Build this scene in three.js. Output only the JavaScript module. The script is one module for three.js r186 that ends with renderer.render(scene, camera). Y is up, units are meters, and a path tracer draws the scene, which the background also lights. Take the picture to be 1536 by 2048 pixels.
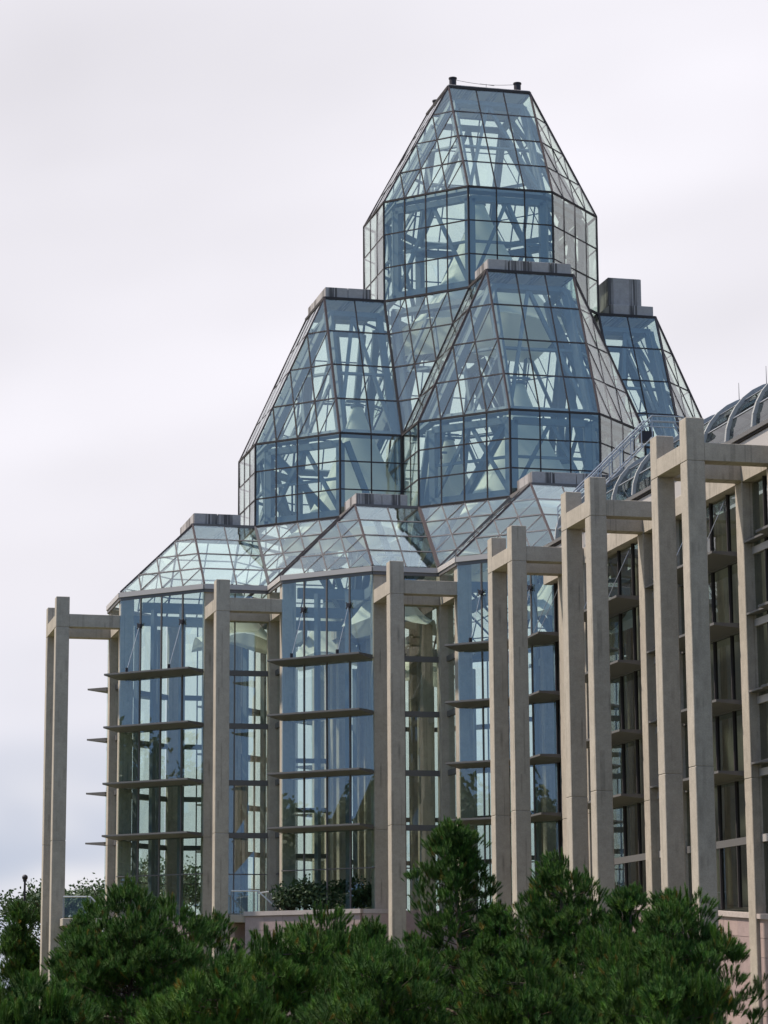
import * as THREE from 'three';
import { ImprovedNoise } from 'three/addons/math/ImprovedNoise.js';
import { mergeGeometries } from 'three/addons/utils/BufferGeometryUtils.js';

// ------------------------------------------------------------------ camera
const scene = new THREE.Scene();
const camera = new THREE.PerspectiveCamera(22.6188, 0.75, 0.5, 6000);
{
  const yaw = 0.2410, pitch = 0.1867, roll = -0.0060;
  const fwd = new THREE.Vector3(Math.sin(yaw) * Math.cos(pitch), Math.sin(pitch), -Math.cos(yaw) * Math.cos(pitch));
  const r0 = new THREE.Vector3(Math.cos(yaw), 0, Math.sin(yaw)), u0 = new THREE.Vector3().crossVectors(r0, fwd);
  const right = r0.clone().multiplyScalar(Math.cos(roll)).addScaledVector(u0, Math.sin(roll));
  const up = r0.clone().multiplyScalar(-Math.sin(roll)).addScaledVector(u0, Math.cos(roll));
  camera.position.set(-36.662, 1.6, 127.282);
  camera.quaternion.setFromRotationMatrix(new THREE.Matrix4().makeBasis(right, up, fwd.clone().negate()));
}

// ------------------------------------------------------------------ sky, sun, exposure
const EXPOSURE = 1.4;
const SUN = new THREE.Vector3(-1, 1.5, -0.27).normalize();
const perlin = new ImprovedNoise();
const fbm3 = (x, y, z, o = 5) => { let s = 0, a = 0.5, f = 1; for (let i = 0; i < o; i++) { s += a * perlin.noise(x * f, y * f, z * f); a *= 0.5; f *= 2.03; } return s; };
const clamp = (x, a = 0, b = 1) => Math.min(b, Math.max(a, x));
const smooth = (a, b, x) => { const t = clamp((x - a) / (b - a)); return t * t * (3 - 2 * t); };
const lerp = (a, b, t) => a + (b - a) * t;
{
  const W = 1024, H = 512, d = new Float32Array(W * H * 4);
  for (let j = 0; j < H; j++) for (let i = 0; i < W; i++) {
    const el = ((j + 0.5) / H - 0.5) * Math.PI, az = ((i + 0.5) / W - 0.5) * 2 * Math.PI;
    const y = Math.sin(el), x = Math.cos(el) * Math.cos(az), z = Math.cos(el) * Math.sin(az);
    const k = Math.max(y, 0);
    // clear air: deep blue above, paler low down
    const hz = Math.pow(1 - k, 5);
    let r = lerp(0.155, 0.215, hz), g = lerp(0.278, 0.345, hz), b = lerp(0.515, 0.59, hz);
    // cloud deck: closed on the building's side of the sky, broken behind the camera
    const q = 1 / (k + 0.22), n = fbm3(x * q * 0.9 + 3.1, 7.7, z * q * 0.9 + 1.3, 6), n2 = fbm3(x * q * 2.6 - 4.0, 2.2, z * q * 1.6 + 5.0, 5);
    const side = 0.9 * z - 0.25 * x;
    const cov = Math.max(smooth(-0.04, -0.34, side + n * 0.45), 0.7 * smooth(0.02, 0.30, n + 0.25 * n2) * smooth(0.42, 0.66, y));
    const lum = (0.615 + 0.075 * n2 + 0.09 * n) * (1 + 0.55 * smooth(0.45, 0.98, y));
    const thin = smooth(0.55, 0.98, y), st = fbm3(x * 2.2 + y * 5 + 1.7, y * 13 - x * 3, z * 2.2, 4);
    const l2 = lum * (1 + 0.22 * st) * (1 + 0.25 * thin); let cr = l2 * lerp(1.0, 0.82, thin), cg = l2 * lerp(0.978, 0.97, thin), cb = l2 * lerp(1.045, 1.16, thin);
    // greyer blue layer low on the horizon, with small heaped clouds in it
    const low = clamp(smooth(0.17, 0.01, y) + 0.0);
    const bandN = fbm3(x * 3 + 8.0, y * 34, z * 3, 4), heap = smooth(0.03, 0.22, fbm3(x * 11 + 2.0, y * 30, z * 11, 6) + 0.05) * smooth(0.10, 0.05, y) * smooth(0.0, 0.03, y);
    const lw = clamp(low * (0.85 + 0.9 * bandN)); cr = lerp(cr, lerp(0.365, 0.60, heap), lw); cg = lerp(cg, lerp(0.41, 0.60, heap), lw); cb = lerp(cb, lerp(0.50, 0.63, heap), lw);
    r = lerp(r, cr, cov); g = lerp(g, cg, cov); b = lerp(b, cb, cov);
    const s = clamp(x * SUN.x + y * SUN.y + z * SUN.z), glow = 0.10 * Math.pow(s, 24) + 0.26 * Math.pow(s, 6);
    r += glow; g += glow * 0.97; b += glow * 0.92;
    if (y < 0) { const t = smooth(0, -0.08, y); r = lerp(r, 0.10, t); g = lerp(g, 0.11, t); b = lerp(b, 0.09, t); }
    const o = (j * W + i) * 4; d[o] = r; d[o + 1] = g; d[o + 2] = b; d[o + 3] = 1;
  }
  const sky = new THREE.DataTexture(d, W, H, THREE.RGBAFormat, THREE.FloatType);
  sky.mapping = THREE.EquirectangularReflectionMapping; sky.magFilter = sky.minFilter = THREE.LinearFilter; sky.wrapS = THREE.RepeatWrapping; sky.needsUpdate = true;
  scene.background = sky; scene.environment = sky;
}
const sun = new THREE.DirectionalLight(0xfff5e8, 3.5);
sun.position.copy(SUN).multiplyScalar(160); sun.target.position.set(0, 10, 10); scene.add(sun, sun.target);
sun.castShadow = true; sun.shadow.radius = 5; sun.shadow.mapSize.set(4096, 4096);
Object.assign(sun.shadow.camera, { left: -90, right: 90, top: 90, bottom: -90, near: 1, far: 400 });
const renderer = new THREE.WebGLRenderer({ antialias: true });
renderer.setSize(768, 1024); renderer.toneMapping = THREE.LinearToneMapping; renderer.toneMappingExposure = EXPOSURE;
renderer.outputColorSpace = THREE.SRGBColorSpace; renderer.shadowMap.enabled = true;

// ------------------------------------------------------------------ helpers
let seed = 12345;
const rnd = () => { seed = (seed + 0x6d2b79f5) | 0; let t = Math.imul(seed ^ (seed >>> 15), 1 | seed); t = (t + Math.imul(t ^ (t >>> 7), 61 | t)) ^ t; return ((t ^ (t >>> 14)) >>> 0) / 4294967296; };
const rr = (a, b) => a + (b - a) * rnd();
const V = (x, y, z) => new THREE.Vector3(x, y, z);
const used = new Map();
const numbered = (n) => { const k = used.get(n) || 0; used.set(n, k + 1); return k ? n + '_' + String(k).padStart(3, '0') : n; };
function thing(name, label, category, base = V(0, 0, 0), group) {
  const o = new THREE.Group(); o.name = numbered(name); o.position.copy(base); scene.add(o);
  o.userData = { label, category, kind: 'thing' }; if (group) o.userData.group = group;
  return o;
}
function rootOf(o) { while (o.parent && o.parent !== scene) o = o.parent; return o; }
function sub(parent, name) { const g = new THREE.Group(); g.name = name; parent.add(g); return g; }
// G collects faces given in world metres; build() makes one mesh under parent with box-mapped uv in metres
class G {
  constructor() { this.p = []; }
  tri(a, b, c) { this.p.push(a.x, a.y, a.z, b.x, b.y, b.z, c.x, c.y, c.z); return this; }
  quad(a, b, c, d) { return this.tri(a, b, c).tri(a, c, d); }
  hexa(v) { // v: 8 corners, 0-3 bottom (counter-clockwise from above), 4-7 top
    const [a, b, c, d, e, f, g, h] = v;
    return this.quad(d, c, b, a).quad(e, f, g, h).quad(a, b, f, e).quad(b, c, g, f).quad(c, d, h, g).quad(d, a, e, h);
  }
  box(x0, x1, y0, y1, z0, z1) { return this.hexa([V(x0, y0, z1), V(x1, y0, z1), V(x1, y0, z0), V(x0, y0, z0), V(x0, y1, z1), V(x1, y1, z1), V(x1, y1, z0), V(x0, y1, z0)]); }
  // box with its four upright and four top edges chamfered
  cbox(x0, x1, y0, y1, z0, z1, c = 0.02) {
    const ring = (y, i) => [V(x0 + i, y, z1), V(x1 - i, y, z1), V(x1, y, z1 - i), V(x1, y, z0 + i), V(x1 - i, y, z0), V(x0 + i, y, z0), V(x0, y, z0 + i), V(x0, y, z1 - i)];
    const lo = ring(y0, c), hi = ring(y1 - c, c), top = [V(x0 + c, y1, z1 - c), V(x1 - c, y1, z1 - c), V(x1 - c, y1, z1 - c), V(x1 - c, y1, z0 + c), V(x1 - c, y1, z0 + c), V(x0 + c, y1, z0 + c), V(x0 + c, y1, z0 + c), V(x0 + c, y1, z1 - c)];
    for (let i = 0; i < 8; i++) { const j = (i + 1) % 8; this.quad(lo[i], lo[j], hi[j], hi[i]); if (i % 2) this.tri(hi[i], hi[j], top[i]); else this.quad(hi[i], hi[j], top[j], top[i]); }
    this.quad(top[0], top[1], top[3], top[5]);
    for (let i = 1; i < 7; i++) this.tri(lo[0], lo[i + 1], lo[i]);
    return this;
  }
  bar(a, b, w, d = w, n = null) { // box from a to b; w across, d along the normal n
    const t = b.clone().sub(a); if (t.lengthSq() < 1e-8) return this; t.normalize();
    const m = n ? n.clone() : (Math.abs(t.y) > 0.9 ? V(0, 0, 1) : V(0, 1, 0));
    const s = new THREE.Vector3().crossVectors(t, m).normalize(), u = new THREE.Vector3().crossVectors(s, t).normalize();
    const c = (p, i, j) => p.clone().addScaledVector(s, i * w / 2).addScaledVector(u, j * d / 2);
    return this.hexa([c(a, -1, -1), c(a, 1, -1), c(b, 1, -1), c(b, -1, -1), c(a, -1, 1), c(a, 1, 1), c(b, 1, 1), c(b, -1, 1)]);
  }
  tube(a, b, r0, r1 = r0, k = 8) {
    const t = b.clone().sub(a).normalize(), m = Math.abs(t.y) > 0.9 ? V(1, 0, 0) : V(0, 1, 0), s = new THREE.Vector3().crossVectors(t, m).normalize(), u = new THREE.Vector3().crossVectors(s, t);
    const at = (p, r, i) => p.clone().addScaledVector(s, r * Math.cos(i / k * 6.28319)).addScaledVector(u, r * Math.sin(i / k * 6.28319));
    for (let i = 0; i < k; i++) { this.quad(at(a, r0, i + 1), at(a, r0, i), at(b, r1, i), at(b, r1, i + 1)); this.tri(a, at(a, r0, i), at(a, r0, i + 1)); this.tri(b, at(b, r1, i + 1), at(b, r1, i)); }
    return this;
  }
  geometry(off = V(0, 0, 0)) {
    const p = new Float32Array(this.p), n = p.length / 3, uv = new Float32Array(n * 2);
    for (let i = 0; i < n; i += 3) {
      const k = i * 3, ux = p[k + 3] - p[k], uy = p[k + 4] - p[k + 1], uz = p[k + 5] - p[k + 2], vx = p[k + 6] - p[k], vy = p[k + 7] - p[k + 1], vz = p[k + 8] - p[k + 2];
      const nx = Math.abs(uy * vz - uz * vy), ny = Math.abs(uz * vx - ux * vz), nz = Math.abs(ux * vy - uy * vx);
      for (let j = 0; j < 3; j++) {
        const x = p[k + j * 3], y = p[k + j * 3 + 1], z = p[k + j * 3 + 2];
        if (ny > nx && ny > nz) { uv[(i + j) * 2] = x; uv[(i + j) * 2 + 1] = z; } else if (nx > nz) { uv[(i + j) * 2] = z + x * 0.37; uv[(i + j) * 2 + 1] = y; } else { uv[(i + j) * 2] = x + z * 0.37; uv[(i + j) * 2 + 1] = y; }
      }
    }
    for (let i = 0; i < p.length; i += 3) { p[i] -= off.x; p[i + 1] -= off.y; p[i + 2] -= off.z; }
    const g = new THREE.BufferGeometry();
    g.setAttribute('position', new THREE.BufferAttribute(p, 3)); g.setAttribute('uv', new THREE.BufferAttribute(uv, 2)); g.computeVertexNormals();
    return g;
  }
  build(parent, name, mat, stuff) {
    if (!this.p.length) return null;
    const m = new THREE.Mesh(this.geometry(parent === scene ? undefined : rootOf(parent).position), mat);
    m.name = parent === scene ? numbered(name) : name; m.castShadow = m.receiveShadow = true; parent.add(m);
    if (stuff) m.userData.kind = 'stuff';
    return m;
  }
}

// ------------------------------------------------------------------ textures and materials
function valueNoise(cell, s) { // tiles over "cell" cells
  const t = new Float32Array(cell * cell); let h = s * 7919 + 13;
  for (let i = 0; i < t.length; i++) { h = (Math.imul(h, 1664525) + 1013904223) | 0; t[i] = (h >>> 8) / 16777216; }
  return (u, v) => {
    const x = u * cell, y = v * cell, xi = Math.floor(x), yi = Math.floor(y), fx = x - xi, fy = y - yi, a = fx * fx * (3 - 2 * fx), b = fy * fy * (3 - 2 * fy);
    const g = (i, j) => t[((j % cell + cell) % cell) * cell + ((i % cell + cell) % cell)];
    return lerp(lerp(g(xi, yi), g(xi + 1, yi), a), lerp(g(xi, yi + 1), g(xi + 1, yi + 1), a), b);
  };
}
const N = [4, 9, 17, 37, 71, 149, 307].map((c, i) => valueNoise(c, i + 1));
function tex(size, fn, srgb, metres) {
  const d = new Uint8Array(size * size * 4);
  const enc = (x) => 255 * (srgb ? (x <= 0.0031308 ? 12.92 * x : 1.055 * Math.pow(x, 1 / 2.4) - 0.055) : x);
  for (let j = 0; j < size; j++) for (let i = 0; i < size; i++) {
    const c = fn((i + 0.5) / size, (j + 0.5) / size), o = (j * size + i) * 4;
    d[o] = clamp(enc(clamp(c[0])), 0, 255); d[o + 1] = clamp(enc(clamp(c[1])), 0, 255); d[o + 2] = clamp(enc(clamp(c[2])), 0, 255); d[o + 3] = 255;
  }
  const t = new THREE.DataTexture(d, size, size); t.wrapS = t.wrapT = THREE.RepeatWrapping; t.magFilter = THREE.LinearFilter; t.minFilter = THREE.LinearMipmapLinearFilter; t.generateMipmaps = true;
  if (srgb) t.colorSpace = THREE.SRGBColorSpace;
  t.repeat.set(1 / metres, 1 / metres); t.needsUpdate = true; return t;
}
// cast concrete: cement clouding, sand grain, thin vertical run marks, blow holes
const concreteTone = (u, v) => 1 + 0.16 * (N[0](u, v) - 0.5) + 0.12 * (N[2](u, v) - 0.5) + 0.12 * (N[3](u * 1, v * 1) - 0.5) + 0.14 * (N[5](u, v) - 0.5) + 0.16 * (N[6](u, v) - 0.5);
const runs = (u, v) => clamp((N[4](u, v * 0.028 + 0.3) - 0.60) * 4) * clamp(N[1](u, v) * 1.8 - 0.5);
const holes = (u, v) => clamp((N[6](u + 0.31, v + 0.17) - 0.93) * 12) + 0.6 * clamp((N[4](u + 0.11, v + 0.57) - 0.94) * 12);
const Mt = {};
const mat = (name, o) => (Mt[name] = new THREE.MeshStandardMaterial({ name, ...o }));
const matte = (name, k) => (Mt[name] = new THREE.MeshPhysicalMaterial({ name, color: new THREE.Color().setRGB(...k), roughness: 0.8, specularIntensity: 0.3 }));
const colorMul = (c, f) => [c[0] * f, c[1] * f, c[2] * f];
{
  const base = [0.374, 0.322, 0.262];
  const cm = tex(1024, (u, v) => colorMul(base, concreteTone(u, v) * (1 - 0.34 * runs(u, v)) * (1 - 0.45 * holes(u, v))), true, 5.3);
  const cb = tex(1024, (u, v) => { const h = 0.6 + 0.25 * (N[6](u, v) - 0.5) + 0.15 * (N[4](u, v) - 0.5) - 0.5 * holes(u, v); return [h, h, h]; }, false, 5.3);
  mat('concrete', { map: cm, bumpMap: cb, bumpScale: 0.006, roughness: 0.9 });
  const sc = [0.36, 0.325, 0.31];
  const sm = tex(512, (u, v) => {
    const streak = clamp((N[4](u, v * 0.03) - 0.22) * 2.4) * clamp((N[1](u, v * 0.1 + 0.4) - 0.36) * 6), t = concreteTone(u, v);
    return [lerp(sc[0] * t, 0.05, streak * 0.85), lerp(sc[1] * t, 0.042, streak * 0.85), lerp(sc[2] * t, 0.040, streak * 0.85)];
  }, true, 4.1);
  mat('stained_concrete', { map: sm, roughness: 0.85 });
  const gr = (c) => tex(512, (u, v) => { const s = 1 + 0.5 * (N[6](u, v) - 0.5) + 0.25 * (N[5](u, v) - 0.5) + 0.12 * (N[1](u, v) - 0.5); return colorMul(c, s); }, true, 1.7);
  mat('granite_a', { map: gr([0.37, 0.27, 0.245]), roughness: 0.62 }); mat('granite_b', { map: gr([0.34, 0.25, 0.235]), roughness: 0.62 }); mat('granite_cap', { map: gr([0.43, 0.36, 0.33]), roughness: 0.65 });
  matte('bars', [0.055, 0.048, 0.048]);
  matte('ridge', [0.105, 0.080, 0.076]);
  matte('roof_bars', [0.15, 0.135, 0.13]);
  mat('shelf', { color: new THREE.Color().setRGB(0.125, 0.117, 0.113), roughness: 0.6, metalness: 0.1 });
  mat('fascia', { color: new THREE.Color().setRGB(0.42, 0.385, 0.36), roughness: 0.5, metalness: 0.1 });
  mat('steel_frame', { color: new THREE.Color().setRGB(0.16, 0.175, 0.19), roughness: 0.6 });
  mat('silver', { color: new THREE.Color().setRGB(0.36, 0.37, 0.39), roughness: 0.38, metalness: 0.7 });
  mat('rail_paint', { color: new THREE.Color().setRGB(0.62, 0.62, 0.62), roughness: 0.4, metalness: 0.1 });
  mat('rib', { color: new THREE.Color().setRGB(0.33, 0.325, 0.31), roughness: 0.45, metalness: 0.1 });
  mat('dark_metal', { color: new THREE.Color().setRGB(0.028, 0.022, 0.026), roughness: 0.5, metalness: 0.3 });
  mat('floor', { color: new THREE.Color().setRGB(0.20, 0.17, 0.15), roughness: 0.5 });
  mat('bark', { map: tex(256, (u, v) => colorMul([0.085, 0.062, 0.045], 0.6 + 0.9 * N[4](u, v * 0.25)), true, 1.1), roughness: 0.95 });
  mat('soil', { map: tex(512, (u, v) => { const t = 0.6 + 0.5 * N[3](u, v) + 0.4 * N[5](u, v); return [0.15 * t, 0.15 * t, 0.075 * t]; }, true, 9), roughness: 1 });
}
const fabric = new THREE.MeshPhysicalMaterial({ name: 'fabric', color: new THREE.Color().setRGB(0.74, 0.73, 0.66), roughness: 1, transmission: 0.25, thickness: 0, side: THREE.DoubleSide });
const glassOf = (name, c, ior, f = 1) => new THREE.MeshPhysicalMaterial({ name, color: new THREE.Color().setRGB(c[0] * f, c[1] * f, c[2] * f), transmission: 1, thickness: 0, roughness: 0, ior, side: THREE.DoubleSide });
const hallGlass = [0.985, 1, 1.015].map((f, i) => glassOf('hall_glass_' + i, [0.905, 0.955, 0.920], 1.95, f));
const wingGlass = [0.98, 1.02].map((f, i) => glassOf('wing_glass_' + i, [0.42, 0.48, 0.43], 2.0, f));
const vaultGlass = glassOf('vault_glass', [0.22, 0.245, 0.235], 1.75);
const clearGlass = glassOf('rail_glass', [0.80, 0.88, 0.86], 1.6);

// ------------------------------------------------------------------ ground
{
  const s = new THREE.PlaneGeometry(5000, 5000, 2, 2); s.rotateX(-Math.PI / 2);
  const uv = s.attributes.uv; for (let i = 0; i < uv.count; i++) uv.setXY(i, uv.getX(i) * 5000, uv.getY(i) * 5000);
  const m = new THREE.Mesh(s, Mt.soil); m.name = 'ground'; m.receiveShadow = true; m.userData.kind = 'structure'; scene.add(m);
}

// ------------------------------------------------------------------ the glass hall
// plan: l runs to the left of the picture (-x), f towards the viewer (+z)
const c = 2.26, r4 = 3.587, e = 3.2, A = c + r4, K = A + e, M = K + r4, q = M + e, Q = q + r4;
const h0 = 5.5, h1 = 21.348, h2 = 24.878, h3 = 29.148, h4 = 37.062, h5 = 42.433, h6 = 49.085;
const eye = camera.position;
const hall = thing('glass_hall', 'stepped glass and concrete hall with faceted crystal turrets behind the pines', 'building');
const rot = (k, l, f) => (k === 0 ? [l, f] : k === 1 ? [-f, l] : k === 2 ? [-l, -f] : [f, -l]);
const P = (k, l, f, h) => { const [a, b] = rot(k, l, f); return V(-a, h, b); };

class Turret { // one glazed body: bars are joined, panes in view are meshes of their own, panes on the far sides are joined
  constructor(name, seen, barMat) { this.g = sub(hall, name); this.seen = seen; this.bars = new G(); this.thin = new G(); this.ridge = new G(); this.far = new G(); this.frame = new G(); this.barMat = barMat || Mt.bars; }
  pane(pts, n, kind, mats, seen) {
    // double glazing: two sheets 24 mm apart, each unit a little out of true
    const g = seen ? new G() : this.far, v = pts.map((p) => p.clone().addScaledVector(n, rr(-0.014, 0.014)));
    for (const o of [-0.012, 0.012]) { const w = v.map((p) => p.clone().addScaledVector(n, o)); if (w.length === 3) g.tri(...w); else g.quad(...w); }
    if (!seen) return;
    const m = new THREE.Mesh(g.geometry(hall.position), mats[Math.floor(rnd() * mats.length)]); m.name = kind; m.castShadow = m.receiveShadow = true; this.g.add(m);
  }
  normal(a, b, d, inside) { const n = new THREE.Vector3().crossVectors(b.clone().sub(a), d.clone().sub(a)).normalize(); if (n.dot(a.clone().sub(inside)) < 0) n.negate(); return n; }
  // b0,b1 bottom edge, t0,t1 top edge; us and vs are the fractions at which bars stand
  quadFacet(b0, b1, t0, t1, us, vs, kind, inside, o = {}) {
    const n = this.normal(b0, b1, t0, inside), mid = b0.clone().add(t1).multiplyScalar(0.5), seen = this.seen && n.dot(eye.clone().sub(mid)) > 0;
    const at = (u, v) => b0.clone().lerp(b1, u).lerp(t0.clone().lerp(t1, u), v), w = o.w || 0.064, d = o.d || 0.05, mats = o.mats || hallGlass;
    for (let i = 0; i < us.length - 1; i++) for (let j = 0; j < vs.length - 1; j++) this.pane([at(us[i], vs[j]), at(us[i + 1], vs[j]), at(us[i + 1], vs[j + 1]), at(us[i], vs[j + 1])], n, kind, mats, seen);
    for (const u of us.slice(1, -1)) this.bars.bar(at(u, 0), at(u, 1), w, d, n);
    for (const v of vs.slice(1, -1)) this.bars.bar(at(0, v), at(1, v), o.wh || w, d, n);
    return n;
  }
  triFacet(apex, b0, b1, rows, kind, inside, o = {}) { // b1 side carries the through bars
    const n = this.normal(b0, b1, apex, inside), mid = apex.clone().add(b0).add(b1).divideScalar(3), seen = this.seen && n.dot(eye.clone().sub(mid)) > 0;
    const at = (k, i) => (k ? apex.clone().lerp(b0, k / rows).lerp(apex.clone().lerp(b1, k / rows), i / k) : apex.clone());
    for (let k = 0; k < rows; k++) for (let i = 0; i <= k; i++) {
      this.pane([at(k, i), at(k + 1, i), at(k + 1, i + 1)], n, kind, hallGlass, seen);
      if (i < k) this.pane([at(k, i), at(k + 1, i + 1), at(k, i + 1)], n, kind, hallGlass, seen);
    }
    for (let k = 1; k < rows; k++) {
      this.bars.bar(at(k, 0), at(k, k), 0.064, 0.05, n);
      this.bars.bar(at(rows, rows - k), at(k, 0), 0.064, 0.05, n);
    }
    for (let k = 1; k < rows; k++) this.thin.bar(at(k, k), at(rows, k), 0.04, 0.04, n);
    return n;
  }
  // the inner steel: a frame a little inside the facet with lattice members
  steel(pts, n, inset = 0.70, w = 0.32, lattice = true) {
    const m = pts.reduce((s, p) => s.add(p), V(0, 0, 0)).divideScalar(pts.length);
    const v = pts.map((p) => { const d = m.clone().sub(p), L = d.length(); return p.clone().addScaledVector(n, -inset).addScaledVector(d.normalize(), Math.min(0.55, L * 0.3)); });
    for (let i = 0; i < v.length; i++) this.frame.bar(v[i], v[(i + 1) % v.length], w, w, n);
    if (!lattice) return;
    if (v.length === 4) {
      const [b0, b1, t1, t0] = v, bm = b0.clone().lerp(b1, 0.5), tm = t0.clone().lerp(t1, 0.5), l = b0.clone().lerp(t0, 0.5), r = b1.clone().lerp(t1, 0.5);
      this.frame.bar(b0, tm, 0.18, 0.18, n).bar(b1, tm, 0.18, 0.18, n).bar(l, r, 0.13, 0.13, n);
    } else {
      const [b0, b1, a] = v, bm = b0.clone().lerp(b1, 0.5), l = b0.clone().lerp(a, 0.5), r = b1.clone().lerp(a, 0.5);
      this.frame.bar(bm, l, 0.15, 0.15, n).bar(bm, r, 0.15, 0.15, n).bar(l, r, 0.13, 0.13, n);
    }
  }
  edge(a, b, w = 0.12, d = 0.16, n = null, g = this.bars) { g.bar(a, b, w, d, n); }
  done() {
    this.bars.build(this.g, 'glazing_bars', this.barMat, true); this.thin.build(this.g, 'glazing_joints', this.barMat, true); this.ridge.build(this.g, 'ridge_caps', Mt.ridge, true);
    this.frame.build(this.g, 'inner_steel', Mt.steel_frame, true); this.far.build(this.g, 'far_side_glazing', hallGlass[1], true);
  }
}
const even = (n) => Array.from({ length: n + 1 }, (_, i) => i / n);
const E2 = even(2), E3 = even(3), E4 = even(4);

// top turret
{
  const T = new Turret('top_turret', true), I = V(0, 40, 0);
  for (let k = 0; k < 4; k++) {
    const p = (l, f, h) => P(k, l, f, h);
    let n = T.quadFacet(p(A, -c, h4), p(A, c, h4), p(A, -c, h5), p(A, c, h5), E3, E3, 'wall_pane', I); T.steel([p(A, -c, h4), p(A, c, h4), p(A, c, h5), p(A, -c, h5)], n);
    n = T.quadFacet(p(A, c, h4), p(c, A, h4), p(A, c, h5), p(c, A, h5), E4, E3, 'wall_pane', I); T.steel([p(A, c, h4), p(c, A, h4), p(c, A, h5), p(A, c, h5)], n);
    n = T.quadFacet(p(A, -c, h5), p(A, c, h5), p(c, -c, h6), p(c, c, h6), E3, E4, 'roof_pane', I); T.steel([p(A, -c, h5), p(A, c, h5), p(c, c, h6), p(c, -c, h6)], n);
    n = T.triFacet(p(c, c, h6), p(A, c, h5), p(c, A, h5), 4, 'triangle_pane', I); T.steel([p(A, c, h5), p(c, A, h5), p(c, c, h6)], n);
    for (const s of [-1, 1]) {
      T.edge(p(A, s * c, h4), p(A, s * c, h5), 0.095, 0.095); T.edge(p(A, s * c, h5), p(c, s * c, h6), 0.09, 0.10, null, T.ridge);
    }
    T.edge(p(A, -c, h5), p(A, c, h5), 0.095, 0.10); T.edge(p(A, c, h5), p(c, A, h5), 0.095, 0.10); T.edge(p(A, -c, h4), p(A, c, h4), 0.12, 0.11); T.edge(p(A, c, h4), p(c, A, h4), 0.12, 0.11);
    T.edge(p(c, -c, h6), p(c, c, h6), 0.14, 0.14);
  }
  new G().cbox(-c - 0.02, c + 0.02, h6 - 0.02, h6 + 0.14, -c - 0.02, c + 0.02, 0.03).build(T.g, 'cap', Mt.stained_concrete);
  for (const [x, z] of [[-1.95, 2.0], [1.64, 2.0], [-1.9, -1.6]]) { const y = h6 + 0.14; new G().tube(V(x, y - 0.01, z), V(x, y + 0.40, z), 0.19, 0.19, 14).tube(V(x, y + 0.401, z), V(x, y + 0.47, z), 0.225, 0.225, 14).build(T.g, 'vent_pipe', Mt.dark_metal); }
  const w = new G(); for (let i = 0; i < 10; i++) { const f = (t) => V(lerp(-1.9, 1.6, t), h6 + 0.52 - 0.14 * Math.sin(Math.PI * t), 2.0); w.tube(f(i / 10), f((i + 1) / 10), 0.012, 0.012, 5); }
  w.tube(V(-0.1, h6 + 0.13, 2.0), V(-0.1, h6 + 0.42, 2.0), 0.012).tube(V(-0.45, h6 + 0.40, 2.0), V(0.35, h6 + 0.36, 2.0), 0.014, 0.014, 5); w.build(T.g, 'lightning_wire', Mt.dark_metal);
  T.done();
}
// parapet box (x/z limits as l/f in the rotated frame)
function parapet(t, k, l0, l1, f0, f1, y) {
  const a = P(k, l0, f0, 0), b = P(k, l1, f1, 0);
  const x0 = Math.min(a.x, b.x), x1 = Math.max(a.x, b.x), z0 = Math.min(a.z, b.z), z1 = Math.max(a.z, b.z), w = 0.06, gap = 0.012;
  new G().box(x0 + w, x1 - w, y + 0.02, y + 0.56, z0 + w, z1 - w).build(t.g, 'parapet_core', Mt.stained_concrete);
  const nx = Math.max(2, Math.round((x1 - x0) / 1.15)), nz = Math.max(2, Math.round((z1 - z0) / 1.15));
  for (let i = 0; i < nx; i++) for (const zz of [z0, z1 - w]) { const d = rr(-0.006, 0.006); new G().cbox(lerp(x0, x1, i / nx) + gap, lerp(x0, x1, (i + 1) / nx) - gap, y + 0.02, y + 0.62 + rr(-0.006, 0.006), zz + d, zz + w + d, 0.012).build(t.g, 'parapet_panel', Mt.stained_concrete); }
  for (let i = 0; i < nz; i++) for (const xx of [x0, x1 - w]) { const d = rr(-0.006, 0.006), ia = i ? 0 : w, ib = i < nz - 1 ? 0 : w; new G().cbox(xx + d, xx + w + d, y + 0.02, y + 0.62 + rr(-0.006, 0.006), lerp(z0, z1, i / nz) + gap + ia, lerp(z0, z1, (i + 1) / nz) - gap - ib, 0.012).build(t.g, 'parapet_panel', Mt.stained_concrete); }
}
function flat(t, k, l0, l1, f0, f1, y) { const a = P(k, l0, f0, 0), b = P(k, l1, f1, 0); new G().box(Math.min(a.x, b.x), Math.max(a.x, b.x), y - 0.12, y + 0.03, Math.min(a.z, b.z), Math.max(a.z, b.z)).build(t.g, 'cap', Mt.stained_concrete); }
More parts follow.
